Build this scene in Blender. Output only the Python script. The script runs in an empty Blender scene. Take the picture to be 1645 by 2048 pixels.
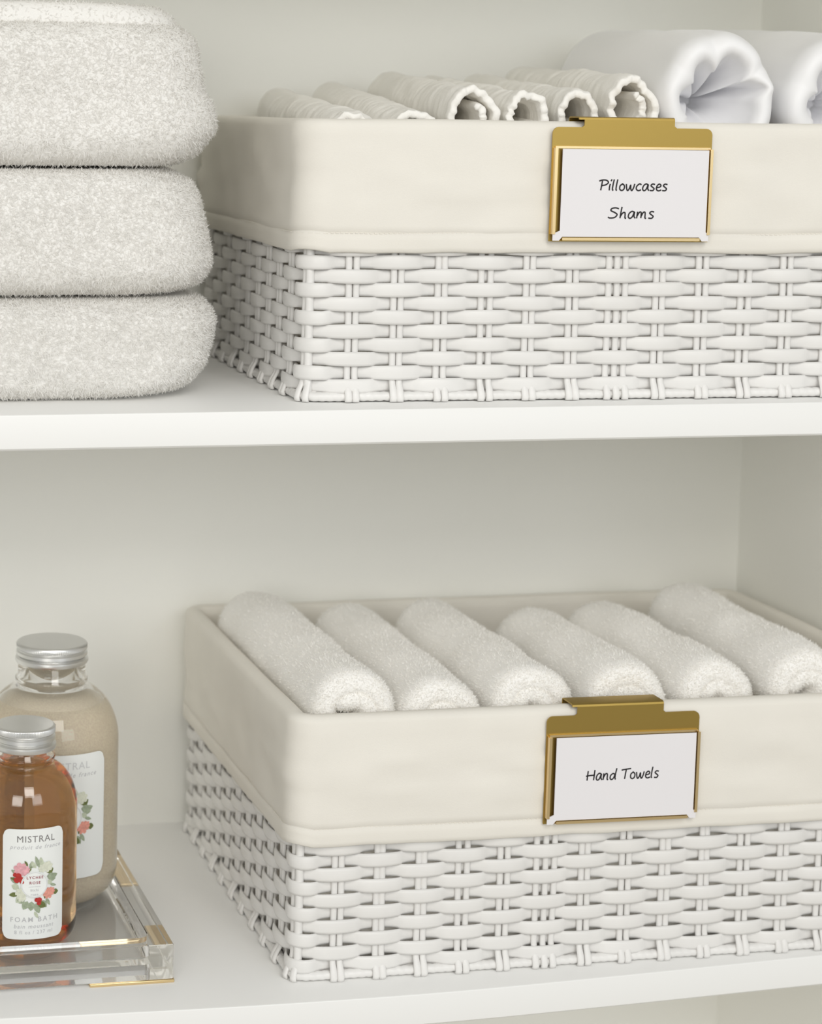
import bpy, bmesh, math, random
import numpy as np
from mathutils import Matrix, Vector, noise

random.seed(7)
rng = np.random.default_rng(11)
S = bpy.context.scene
COL = S.collection
PI = math.pi

# ------------------------------------------------------------------ camera
F_PX, PX, PY, IW, IH = 4200.0, 130.0, 650.0, 1645.0, 2048.0
CAM_LOC = Vector((-0.36984, -1.20295, 0.54126))
ROT = Matrix(((0.98331354, 0.00824541, -0.18173193),
              (-0.18158745, 0.10476199, -0.97777857),
              (0.01097641, 0.99446314, 0.10451115)))
cam_data = bpy.data.cameras.new('camera')
cam = bpy.data.objects.new('camera', cam_data)
COL.objects.link(cam)
cam.matrix_world = Matrix.Translation(CAM_LOC) @ ROT.to_4x4()
cam_data.sensor_fit = 'VERTICAL'
cam_data.sensor_height = 36.0
cam_data.lens = 36.0 * F_PX / IH
cam_data.shift_x = (IW / 2 - PX) / IH
cam_data.shift_y = (PY - IH / 2) / IH
cam_data.clip_start = 0.02
cam_data.dof.use_dof = True
cam_data.dof.focus_distance = 1.27
cam_data.dof.aperture_fstop = 8.0
S.camera = cam

# ------------------------------------------------------------------ light
W = bpy.data.worlds.new('world')
S.world = W
W.use_nodes = True
wn = W.node_tree.nodes
wn['Background'].inputs[0].default_value = (0.985, 0.995, 0.97, 1)
wn['Background'].inputs[1].default_value = 0.56


def area(name, loc, target, size, power, color, size_y=None):
    d = bpy.data.lights.new(name, 'AREA')
    d.shape = 'RECTANGLE'
    d.size = size
    d.size_y = size_y or size
    d.energy = power
    d.color = color
    o = bpy.data.objects.new(name, d)
    COL.objects.link(o)
    o.location = loc
    o.rotation_euler = (Vector(target) - Vector(loc)).to_track_quat('-Z', 'Y').to_euler()
    return o


area('window_light', (1.0, -3.0, 1.1), (0.10, 0.1, 0.25), 1.3, 15.0, (0.94, 0.975, 1.0), 1.1)
area('room_lamp_light', (-1.4, -2.6, 0.95), (0.2, 0.1, 0.2), 1.2, 22.0, (1.0, 0.975, 0.92), 1.0)
area('overhead_fill_light', (0.0, -2.2, 1.7), (0.1, 0.1, 0.2), 1.0, 23.0, (1.0, 0.97, 0.92))  # added overhead fill that lifts the towel tops, not a known lamp
S.cycles.max_bounces = 48
S.cycles.diffuse_bounces = 12
S.cycles.transmission_bounces = 48
S.cycles.glossy_bounces = 32

S.view_settings.view_transform = 'Standard'
S.view_settings.look = 'None'
S.view_settings.gamma = 1.0
S.view_settings.use_curve_mapping = False
S.view_settings.exposure = -0.17


# ------------------------------------------------------------------ materials
def material(name, color, rough=0.6, metal=0.0, bump=None, var=0.0, var_scale=30.0, sheen=0.0,
             trans=0.0, ior=1.45, coat=0.0, subsurf=0.0, spec=0.5, thru=0.0):
    """bump = (scale, strength, distance[, stretch xyz])"""
    m = bpy.data.materials.new(name)
    m.use_nodes = True
    nt = m.node_tree
    b = nt.nodes['Principled BSDF']
    b.inputs['Base Color'].default_value = (*color, 1)
    b.inputs['Roughness'].default_value = rough
    b.inputs['Metallic'].default_value = metal
    b.inputs['IOR'].default_value = ior
    b.inputs['Transmission Weight'].default_value = trans
    b.inputs['Sheen Weight'].default_value = sheen
    b.inputs['Coat Weight'].default_value = coat
    b.inputs['Specular IOR Level'].default_value = spec
    if subsurf:
        b.inputs['Subsurface Weight'].default_value = subsurf
        b.inputs['Subsurface Radius'].default_value = (0.004, 0.0036, 0.003)
        b.inputs['Subsurface Scale'].default_value = 1.0
    tc = nt.nodes.new('ShaderNodeTexCoord')
    if var:
        n = nt.nodes.new('ShaderNodeTexNoise')
        n.inputs['Scale'].default_value = var_scale
        n.inputs['Detail'].default_value = 4
        nt.links.new(tc.outputs['Object'], n.inputs['Vector'])
        r = nt.nodes.new('ShaderNodeValToRGB')
        r.color_ramp.elements[0].position = 0.3
        r.color_ramp.elements[1].position = 0.7
        r.color_ramp.elements[0].color = (*[c * (1 - var) for c in color], 1)
        r.color_ramp.elements[1].color = (*[min(1, c * (1 + var * 0.4)) for c in color], 1)
        nt.links.new(n.outputs['Fac'], r.inputs['Fac'])
        nt.links.new(r.outputs['Color'], b.inputs['Base Color'])
    if thru:
        tr = nt.nodes.new('ShaderNodeBsdfTranslucent')
        tr.inputs['Color'].default_value = (*color, 1)
        mx = nt.nodes.new('ShaderNodeMixShader')
        mx.inputs['Fac'].default_value = thru
        nt.links.new(b.outputs[0], mx.inputs[1])
        nt.links.new(tr.outputs[0], mx.inputs[2])
        nt.links.new(mx.outputs[0], nt.nodes['Material Output'].inputs['Surface'])
    if bump:
        n = nt.nodes.new('ShaderNodeTexNoise')
        n.inputs['Scale'].default_value = bump[0]
        n.inputs['Detail'].default_value = 3
        src = tc.outputs['Object']
        if len(bump) > 3:
            mp = nt.nodes.new('ShaderNodeMapping')
            mp.inputs['Scale'].default_value = bump[3]
            nt.links.new(src, mp.inputs['Vector'])
            src = mp.outputs['Vector']
        nt.links.new(src, n.inputs['Vector'])
        bp = nt.nodes.new('ShaderNodeBump')
        bp.inputs['Strength'].default_value = bump[1]
        bp.inputs['Distance'].default_value = bump[2]
        nt.links.new(n.outputs['Fac'], bp.inputs['Height'])
        nt.links.new(bp.outputs['Normal'], b.inputs['Normal'])
    return m


M = {
    'wall': material('wall_paint', (0.905, 0.905, 0.87), 0.75, bump=(260, 0.25, 0.0006)),
    'floor': material('oak_floor', (0.60, 0.56, 0.50), 0.5, bump=(40, 0.1, 0.001, (1, 12, 1)), var=0.2, var_scale=12),
    'shelf': material('shelf_paint', (0.86, 0.86, 0.85), 0.38, bump=(180, 0.08, 0.0003)),
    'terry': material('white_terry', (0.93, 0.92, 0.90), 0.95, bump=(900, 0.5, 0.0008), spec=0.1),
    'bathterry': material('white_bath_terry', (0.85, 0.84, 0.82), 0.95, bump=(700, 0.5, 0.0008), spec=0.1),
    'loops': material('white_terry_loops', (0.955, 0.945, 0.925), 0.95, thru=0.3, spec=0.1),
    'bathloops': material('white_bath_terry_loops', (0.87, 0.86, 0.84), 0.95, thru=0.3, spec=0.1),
    'linen': material('cream_cotton', (0.81, 0.782, 0.722), 0.9, bump=(900, 0.22, 0.0004, (1, 1, 2.2)),
                      var=0.03, var_scale=18),
    'cane': material('white_painted_cane', (0.81, 0.80, 0.785), 0.42, bump=(120, 0.12, 0.0004, (1, 1, 6)),
                     var=0.04, var_scale=40),
    'gauze': material('white_crinkle_cotton', (0.90, 0.885, 0.85), 0.9, bump=(420, 0.4, 0.0008, (1, 3, 1))),
    'satin': material('white_sateen', (0.87, 0.87, 0.885), 0.5, bump=(60, 0.12, 0.001), sheen=0.3),
    'brass': material('satin_brass', (0.43, 0.30, 0.085), 0.42, metal=1.0, bump=(500, 0.06, 0.0002, (1, 1, 12))),
    'brass_edge': material('polished_brass', (0.82, 0.63, 0.34), 0.3, metal=1.0, bump=(300, 0.04, 0.0002)),
    'card': material('card_paper', (0.80, 0.785, 0.81), 0.8, bump=(600, 0.06, 0.0002)),
    'ink': material('black_ink', (0.02, 0.018, 0.02), 0.7),
    'alu': material('brushed_aluminium', (0.80, 0.80, 0.79), 0.34, metal=1.0, bump=(300, 0.1, 0.0002)),
    'label': material('label_paper', (0.84, 0.86, 0.85), 0.6, bump=(500, 0.05, 0.0002)),
    'print_grey': material('grey_print', (0.22, 0.21, 0.21), 0.7),
    'print_soft': material('pale_grey_print', (0.50, 0.50, 0.52), 0.7),
    'print_silver': material('silver_print', (0.62, 0.63, 0.64), 0.45),
    'print_red': material('dark_red_print', (0.30, 0.03, 0.06), 0.7),
    'leaf_a': material('sage_print', (0.36, 0.42, 0.30), 0.7, var=0.25, var_scale=500),
    'leaf_b': material('olive_print', (0.16, 0.19, 0.06), 0.7, var=0.25, var_scale=500),
    'leaf_c': material('pale_sage_print', (0.55, 0.60, 0.46), 0.7, var=0.2, var_scale=500),
    'pink': material('pink_print', (0.80, 0.42, 0.46), 0.7, var=0.25, var_scale=600),
    'peach': material('peach_print', (0.82, 0.36, 0.29), 0.7, var=0.25, var_scale=600),
    'red': material('berry_red_print', (0.48, 0.035, 0.03), 0.7, var=0.2, var_scale=600),
    'ivory': material('ivory_print', (0.72, 0.74, 0.62), 0.7, var=0.15, var_scale=600),
    'glass': material('clear_glass', (1, 1, 1), 0.0, trans=1.0, ior=1.45),
    'acrylic': material('clear_acrylic', (1.0, 0.995, 0.985), 0.0, trans=1.0, ior=1.49),
    'salt': material('bath_salt', (1.0, 0.87, 0.69), 0.85, bump=(1300, 0.4, 0.0008), var=0.12, var_scale=900),
}
# amber liquid: refraction plus real absorption in its volume
lm = material('amber_liquid', (1, 0.97, 0.94), 0.0, trans=1.0, ior=1.34)
va = lm.node_tree.nodes.new('ShaderNodeVolumeAbsorption')
va.inputs['Color'].default_value = (0.99, 0.66, 0.08, 1)
va.inputs['Density'].default_value = 22.0
lm.node_tree.links.new(va.outputs[0], lm.node_tree.nodes['Material Output'].inputs['Volume'])
M['amber'] = lm


# ------------------------------------------------------------------ helpers
def mesh(name, verts, faces, mat, parent=None, smooth=True, loc=None):
    me = bpy.data.meshes.new(name)
    me.from_pydata([tuple(v) for v in verts], [], [tuple(f) for f in faces])
    me.materials.append(mat)
    if smooth:
        me.polygons.foreach_set('use_smooth', np.ones(len(me.polygons), dtype=bool))
    me.update()
    o = bpy.data.objects.new(name, me)
    COL.objects.link(o)
    if parent is not None:
        o.parent = parent
    if loc:
        o.location = loc
    return o


def tag(o, label, cat, group=None, kind=None):
    o['label'] = label
    o['category'] = cat
    if group:
        o['group'] = group
    if kind:
        o['kind'] = kind
    return o


def empty(name, loc, rz=0.0):
    o = bpy.data.objects.new(name, None)
    o.empty_display_size = 0.02
    COL.objects.link(o)
    o.location = loc
    o.rotation_euler = (0, 0, rz)
    return o


def sharp(o, angle=35):
    o.data.set_sharp_from_angle(angle=math.radians(angle))
    return o


def grid_faces(nu, nv, wrap_u=False, wrap_v=False, off=0):
    """verts indexed i*nv+j"""
    f = []
    for i in range(nu if wrap_u else nu - 1):
        i2 = (i + 1) % nu
        for j in range(nv if wrap_v else nv - 1):
            j2 = (j + 1) % nv
            f.append((off + i * nv + j, off + i2 * nv + j, off + i2 * nv + j2, off + i * nv + j2))
    return f


def box_data(x0, x1, y0, y1, z0, z1, off=0):
    v = [(x0, y0, z0), (x1, y0, z0), (x1, y1, z0), (x0, y1, z0), (x0, y0, z1), (x1, y0, z1), (x1, y1, z1), (x0, y1, z1)]
    f = [(3, 2, 1, 0), (4, 5, 6, 7), (0, 1, 5, 4), (1, 2, 6, 5), (2, 3, 7, 6), (3, 0, 4, 7)]
    return v, [tuple(a + off for a in q) for q in f]


def box(name, x0, x1, y0, y1, z0, z1, mat, parent=None, bevel=0.0, segs=2):
    v, f = box_data(x0, x1, y0, y1, z0, z1)
    o = mesh(name, v, f, mat, parent, smooth=bool(bevel))
    if bevel:
        b = o.modifiers.new('bevel', 'BEVEL')
        b.width = bevel
        b.segments = segs
        b.limit_method = 'ANGLE'
        sharp(o, 50)
    return o


def prism(outline, y0, y1):
    """outline [(x,z)...] counter-clockwise seen from the front (-y); returns verts, faces"""
    n = len(outline)
    v = [(x, y0, z) for x, z in outline] + [(x, y1, z) for x, z in outline]
    f = [tuple(range(n)), tuple(range(2 * n - 1, n - 1, -1))]
    for i in range(n):
        j = (i + 1) % n
        f.append((i, i + n, j + n, j))
    return v, f


def lathe(profile, n=64, cap0=True, cap1=True, rmod=None, off=0):
    v, f = [], []
    for i in range(n):
        a = 2 * PI * i / n
        for k, (r, z) in enumerate(profile):
            rr = r + (rmod(a, k, r, z) if rmod else 0)
            v.append((rr * math.cos(a), rr * math.sin(a), z))
    m = len(profile)
    f = grid_faces(n, m, wrap_u=True)
    if cap0:
        f.append(tuple(i * m for i in range(n - 1, -1, -1)))
    if cap1:
        f.append(tuple(i * m + m - 1 for i in range(n)))
    return v, [tuple(a + off for a in q) for q in f]


def fix_normals(o):
    bm = bmesh.new()
    bm.from_mesh(o.data)
    bmesh.ops.recalc_face_normals(bm, faces=bm.faces[:])
    bm.to_mesh(o.data)
    bm.free()


def nz(x, y, z):
    return noise.noise(Vector((x, y, z)))


def pile(name, obj, count, length, width, parent, keep=None, mat=None, lift=(0.08, 0.42), seed=0):
    """terry loops: small blades standing on the towel surface"""
    r = np.random.default_rng(seed + 5)
    me = obj.data
    me.calc_loop_triangles()
    nv = len(me.vertices)
    co = np.empty(nv * 3)
    me.vertices.foreach_get('co', co)
    co = co.reshape(-1, 3)
    vn = np.empty(nv * 3)
    me.vertices.foreach_get('normal', vn)
    vn = vn.reshape(-1, 3)
    nt = len(me.loop_triangles)
    tv = np.empty(nt * 3, dtype=np.int32)
    me.loop_triangles.foreach_get('vertices', tv)
    tv = tv.reshape(-1, 3)
    a, b, c = co[tv[:, 0]], co[tv[:, 1]], co[tv[:, 2]]
    ar = np.linalg.norm(np.cross(b - a, c - a), axis=1)
    if keep is not None:
        ar = ar * keep((a + b + c) / 3, (vn[tv[:, 0]] + vn[tv[:, 1]] + vn[tv[:, 2]]) / 3)
    idx = r.choice(nt, count, p=ar / ar.sum())
    u, w = r.random(count), r.random(count)
    fl = u + w > 1
    u[fl], w[fl] = 1 - u[fl], 1 - w[fl]
    a, b, c = a[idx], b[idx], c[idx]
    P = a + (b - a) * u[:, None] + (c - a) * w[:, None]
    t3 = tv[idx]
    N = vn[t3[:, 0]] * (1 - u - w)[:, None] + vn[t3[:, 1]] * u[:, None] + vn[t3[:, 2]] * w[:, None]
    N /= np.linalg.norm(N, axis=1)[:, None] + 1e-9
    R = r.normal(size=(count, 3))
    T = R - N * np.sum(R * N, axis=1)[:, None]
    T /= np.linalg.norm(T, axis=1)[:, None] + 1e-9
    B = np.cross(N, T)
    L = length * (0.5 + 0.8 * r.random(count))
    k = lift[0] + (lift[1] - lift[0]) * r.random(count)
    D = T * (1 - k)[:, None] + N * k[:, None]
    D /= np.linalg.norm(D, axis=1)[:, None]
    wd = width * (0.7 + 0.6 * r.random(count))
    V = np.empty((count, 3, 3))
    V[:, 0] = P - B * wd[:, None] / 2 - N * length * 0.1
    V[:, 1] = P + B * wd[:, None] / 2 - N * length * 0.1
    V[:, 2] = P + D * L[:, None]
    G = np.cross(V[:, 1] - V[:, 0], V[:, 2] - V[:, 0])
    bad = np.sum(G * N, axis=1) < 0
    tmp = V[bad, 0].copy()
    V[bad, 0] = V[bad, 1]
    V[bad, 1] = tmp
    m2 = bpy.data.meshes.new(name)
    m2.vertices.add(count * 3)
    m2.vertices.foreach_set('co', V.ravel())
    m2.loops.add(count * 3)
    m2.loops.foreach_set('vertex_index', np.arange(count * 3, dtype=np.int32))
    m2.polygons.add(count)
    m2.polygons.foreach_set('loop_start', np.arange(0, count * 3, 3, dtype=np.int32))
    m2.materials.append(mat)
    m2.update(calc_edges=True)
    o = bpy.data.objects.new(name, m2)
    COL.objects.link(o)
    o.parent = parent
    o['kind'] = 'stuff'
    return o


# ------------------------------------------------------------------ closet shell
def struct(o):
    o['kind'] = 'structure'
    return o


XL, XR, YB, ZF, ZC = -0.62, 0.452, 0.302, -0.75, 0.700
struct(box('wall_back', XL - 0.02, XR + 0.02, YB, YB + 0.02, ZF, ZC, M['wall']))
struct(box('wall_right', XR, XR + 0.02, -0.04, YB, ZF, ZC, M['wall']))
struct(box('wall_left', XL - 0.02, XL, -0.04, YB, ZF, ZC, M['wall']))
struct(box('floor', -3.0, 3.0, -4.2, YB + 0.02, ZF - 0.02, ZF, M['floor']))  # unseen; extended out in front to block world light from below
struct(box('shade_ceiling', XL - 0.02, XR + 0.02, -0.04, YB + 0.02, ZC, ZC + 0.02, M['wall']))  # unseen lid, added this low to keep high light off the upper wall


def shelf(name, z, thick, edge, label):
    """board with a slightly bowed front edge; edge(x) gives the y of its front"""
    n = 40
    xs = [XL + (XR - XL) * i / n for i in range(n + 1)]
    v = []
    r = 0.0012
    prof = [(0, -thick + r), (0, -r * 0.9), (r * 0.3, -r * 0.3), (r, 0)]
    for x in xs:
        y = edge(x)
        v += [(x, YB, z - thick), (x, y + r, z - thick)]
        v += [(x, y + a, z + b) for a, b in prof]
        v += [(x, YB, z)]
    m = 7
    f = [(q[3], q[2], q[1], q[0]) for q in grid_faces(n + 1, m, wrap_v=True)]
    f.append(tuple(range(m - 1, -1, -1)))
    f.append(tuple(n * m + k for k in range(m)))
    o = mesh(name, v, f, M['shelf'])
    me = o.data
    sharp(o, 40)
    return tag(o, label, 'shelf')


UZ = 0.3636


def lower_edge(x):
    pts = [(-0.7, -0.008), (-0.30, -0.0130), (-0.1842, -0.0176), (-0.0816, -0.0228), (-0.0073, -0.0246),
           (0.0949, -0.0243), (0.22, -0.0170), (0.3547, -0.0077), (0.46, -0.0015)]
    return float(np.interp(x, [p[0] for p in pts], [p[1] for p in pts]))


def smooth_edge(x):
    return sum(lower_edge(x + d) for d in (-0.04, -0.02, 0, 0.02, 0.04)) / 5


shelf('shelf_board', 0.0, 0.0205, smooth_edge, 'lower white painted shelf board under the hand towel basket and glass bottles')
shelf('shelf_board', UZ, 0.0210, lambda x: -0.0246, 'upper white painted shelf board under the folded bath towels and pillowcase basket')


# ------------------------------------------------------------------ baskets
class Loop:
    """rounded rectangle, s=0 where the front side starts after the front-left corner, running +x"""

    def __init__(self, x0, x1, y0, y1, r):
        self.a = (x0, x1, y0, y1, r)
        w, d = x1 - x0 - 2 * r, y1 - y0 - 2 * r
        q = PI * r / 2
        self.seg = [w, q, d, q, w, q, d, q]
        self.P = sum(self.seg)

    def at(self, s):
        x0, x1, y0, y1, r = self.a
        s = s % self.P
        for k, L in enumerate(self.seg):
            if s <= L or k == 7:
                break
            s -= L
        if k == 0:
            return x0 + r + s, y0, 0, -1
        if k == 2:
            return x1, y0 + r + s, 1, 0
        if k == 4:
            return x1 - r - s, y1, 0, 1
        if k == 6:
            return x0, y1 - r - s, -1, 0
        c = {1: (x1 - r, y0 + r, -PI / 2), 3: (x1 - r, y1 - r, 0), 5: (x0 + r, y1 - r, PI / 2), 7: (x0 + r, y0 + r, PI)}[k]
        a = c[2] + s / r
        return c[0] + r * math.cos(a), c[1] + r * math.sin(a), math.cos(a), math.sin(a)

    def off(self, s, o):
        x, y, nx, ny = self.at(s)
        return x + nx * o, y + ny * o


def make_basket(loc, rz, W_, D_, H_, rc, first, parity, hem, seed, wide_pair, label):
    root = empty('wicker_basket', loc, rz)
    tag(root, label, 'basket', 'white wicker baskets with cream liners')
    E = 0.0045
    lp = Loop(E, W_ - E, E, D_ - E, rc)
    NP = int(round(lp.P / 0.0277 / 2)) * 2
    p = lp.P / NP
    s0 = first - E - rc
    R = random.Random(seed)
    row_h = 0.00835
    # horizontal strands, one object per row
    for k in range(11):
        zc = 0.0098 + row_h * k
        par = (k + parity) % 2
        n = int(lp.P / 0.0026)
        v = []
        ph = R.random() * 10
        for i in range(n):
            s = lp.P * i / n
            c = math.cos(PI * (s - s0) / p + par * PI)
            cc = math.copysign(abs(c) ** 0.62, c)
            x, y, nx, ny = lp.at(s)
            side = abs(nx) > 0.9
            o = (0.0030 if side else 0.0026) * cc
            hh = 0.00455 * ((0.66 + 0.30 * (c + 1) / 2) if side else (0.86 + 0.14 * (c + 1) / 2))
            dz = 0.00035 * nz(s * 25, ph, k) + 0.0002 * nz(s * 8, ph + 5, k)
            if k == 0:
                dz += 0.0002
            t = 0.0011
            for (a, b) in ((0.55, -0.93), (1.0, -0.55), (1.16, 0.0), (1.0, 0.55), (0.55, 0.93), (-0.6, 0.93), (-1.0, 0.0), (-0.6, -0.93)):
                oo = o + t * a
                v.append((x + nx * oo, y + ny * oo, zc + hh * b * 1.04 + dz))
        mesh('woven_strand', v, grid_faces(n, 8, wrap_u=True, wrap_v=True), M['cane'], root)
    # upright stakes, pairs of cords
    protos = []
    zs = [0.0006, 0.003, 0.007, 0.011, 0.016, 0.05, 0.09, 0.13, H_ - 0.006]
    for q in range(4):
        v = []
        for zi, z in enumerate(zs):
            o = {0: 0.0042, 1: 0.0050, 2: 0.0036, 3: 0.0012}.get(zi, 0.0)
            w = 0.00205 * (1.12 if zi < 3 else 1.0)
            dx = 0.0004 * nz(z * 30, q * 3.1, seed)
            for j in range(10):
                a = 2 * PI * j / 10
                v.append((dx + w * math.cos(a), -o + 0.0014 * math.sin(a), z))
        f = [(c[3], c[2], c[1], c[0]) for c in grid_faces(len(zs), 10, wrap_v=True)]
        f += [tuple(range(9, -1, -1)), tuple(len(v) - 10 + j for j in range(10))]
        me = bpy.data.meshes.new('stake')
        me.from_pydata(v, [], f)
        me.materials.append(M['cane'])
        me.polygons.foreach_set('use_smooth', np.ones(len(me.polygons), dtype=bool))
        me.update()
        protos.append(me)
    for i in range(NP):
        s = s0 + p * i
        offs = (-0.0023, 0.0023)
        if i == wide_pair:
            offs = (-0.0058, 0.0004, 0.0060)
        for d in offs:
            x, y, nx, ny = lp.at(s + d + R.uniform(-0.00025, 0.00025))
            o = bpy.data.objects.new('stake', R.choice(protos))
            COL.objects.link(o)
            o.parent = root
            o.location = (x, y, 0)
            o.rotation_euler = (R.uniform(-0.004, 0.004), R.uniform(-0.012, 0.004), math.atan2(ny, nx) + PI / 2)
    # corner posts
    for k in range(4):
        s = -lp.seg[7] / 2 + [0, lp.seg[0] + lp.seg[1], lp.seg[0] + lp.seg[1] + lp.seg[2] + lp.seg[3], lp.P - lp.seg[7] - lp.seg[6]][k]
        x, y, nx, ny = lp.at(s)
        v, f = [], []
        zz = [0.001, 0.01, 0.05, 0.09, H_ - 0.006]
        for z in zz:
            for j in range(12):
                a = 2 * PI * j / 12
                v.append((x + 0.0027 * math.cos(a), y + 0.0027 * math.sin(a), z))
        f = [(c[3], c[2], c[1], c[0]) for c in grid_faces(len(zz), 12, wrap_v=True)]
        f += [tuple(range(11, -1, -1)), tuple(len(v) - 12 + j for j in range(12))]
        mesh('corner_post', v, f, M['cane'], root)
    # wrapped bottom rim
    n = int(lp.P / 0.0011)
    v = []
    for i in range(n):
        s = lp.P * i / n
        x, y, nx, ny = lp.at(s)
        for j in range(10):
            a = 2 * PI * j / 10
            tw = s / 0.0052 * 2 * PI + a
            r = 0.0031 * (1 + 0.13 * (abs(math.sin(tw / 2)) - 0.5))
            o = 0.0006 + r * math.cos(a)
            v.append((x + nx * o, y + ny * o, 0.0036 + 0.9 * r * math.sin(a)))
    mesh('bottom_rim', v, grid_faces(n, 10, wrap_u=True, wrap_v=True), M['cane'], root)
    # top rim under the liner
    n = 260
    v = []
    for i in range(n):
        s = lp.P * i / n
        x, y, nx, ny = lp.at(s)
        for j in range(8):
            a = 2 * PI * j / 8
            v.append((x + nx * 0.003 * math.cos(a), y + ny * 0.003 * math.cos(a), H_ - 0.0055 + 0.003 * math.sin(a)))
    mesh('top_rim', v, grid_faces(n, 8, wrap_u=True, wrap_v=True), M['cane'], root)
    # base panel of flat cane slats
    bz = 0.0045
    nb = 15
    for i in range(nb):
        y0 = 0.006 + (D_ - 0.012) * i / nb
        box('base_slat', 0.008, W_ - 0.008, y0 + 0.0008, y0 + (D_ - 0.012) / nb - 0.0008, bz, bz + 0.002, M['cane'], root)
    # cotton liner, drawn over the rim
    prof = [(0.0046, hem + 0.0012), (0.0052, hem), (0.0062, hem + 0.0006), (0.0066, hem + 0.003), (0.0066, hem + 0.007),
            (0.0064, hem + 0.0108), (0.0056, hem + 0.0114), (0.0062, hem + 0.0121), (0.0065, hem + 0.016)]
    zz = hem + 0.024
    while zz < H_ - 0.008:
        prof.append((0.0062, zz))
        zz += 0.0065
    prof += [(0.0060, H_ - 0.004), (0.0050, H_ - 0.0012), (0.0025, H_ + 0.0004), (-0.0015, H_ + 0.0002), (-0.0048, H_ - 0.0016),
             (-0.0060, H_ - 0.006), (-0.0062, H_ - 0.02), (-0.0060, 0.10), (-0.0058, 0.05), (-0.0056, 0.010)]
    n = 420
    v = []
    m = len(prof)
    mid = hem + (H_ - hem) * 0.5
    for i in range(n):
        s = lp.P * i / n
        x, y, nx, ny = lp.at(s)
        corner = max(abs(nx * ny) * 2, 0)
        hz = 0.0011 * nz(s * 13, seed, 0) + 0.0005 * nz(s * 45, seed, 3) + 0.002 * corner
        rz_ = 0.0008 * nz(s * 9, seed, 7)
        for k, (o, z) in enumerate(prof):
            w = max(0.0, 1 - abs(z - mid) / ((H_ - hem) * 0.55))
            outer = 1 if o > 0.003 else 0
            d = 0.0
            if outer:
                d += w * (0.0026 * nz(s * 12, z * 55, seed) + 0.0024 * nz(s * 24 + z * 30, z * 120, seed + 4)
                          + 0.0007 * (1 - abs(nz(s * 18 - z * 70, z * 80, seed + 9)) * 4))
                d = max(d, -0.0012) + 0.0004
            else:
                d += 0.0012 * nz(s * 14, z * 20, seed + 2) * (1 if k > m - 7 else 0.3)
            t = (z - hem) / (H_ - hem)
            zz_ = z + hz * max(0, 1 - t * 2.2) * outer + rz_ * max(0, t * 3 - 2)
            oo = o + d
            if k <= 2:
                oo += 0.0012 * corner
            v.append((x + nx * oo, y + ny * oo, zz_))
    f = grid_faces(n, m, wrap_u=True)
    f.append(tuple(i * m + m - 1 for i in range(n)))
    o = mesh('liner', v, f, M['linen'], root)
    sol = o.modifiers.new('thickness', 'SOLIDIFY')
    sol.thickness = 0.0005
    sol.offset = 1
    o['label'] = 'cream cotton liner folded over the rim'
    # hem stitching
    v, f = [], []
    st = int(lp.P / 0.0030)
    for i in range(st):
        a, b = lp.P * i / st, lp.P * (i + 0.62) / st
        hz = 0.0011 * nz(a * 13, seed, 0) + 0.0005 * nz(a * 45, seed, 3)
        z = hem + 0.0114 + hz * 0.7
        k = len(v)
        for s in (a, b):
            for dz_ in (-0.00018, 0.00018):
                for oo in (0.0058, 0.0071):
                    X, Y = lp.off(s, oo)
                    v.append((X, Y, z + dz_))
        f += [(k, k + 1, k + 3, k + 2), (k + 4, k + 6, k + 7, k + 5), (k + 1, k + 5, k + 7, k + 3), (k, k + 4, k + 5, k + 1), (k + 2, k + 3, k + 7, k + 6)]
    o = mesh('hem_stitching', v, f, M['linen'], root, smooth=False)
    o['kind'] = 'stuff'
    return root


low_basket = make_basket((0.0, 0.0008, 0.0), -0.006, 0.440, 0.292, 0.1695, 0.0085, 0.0310, 1, 0.0880, 3, 5,
                         'white woven basket with cream liner on the lower shelf, holding rolled hand towels')
up_basket = make_basket((-0.0030, 0.0020, UZ), -0.031, 0.440, 0.288, 0.1700, 0.0130, 0.0340, 0, 0.0915, 8, 6,
                        'white woven basket with cream liner on the upper shelf, holding rolled pillowcases')

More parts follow.
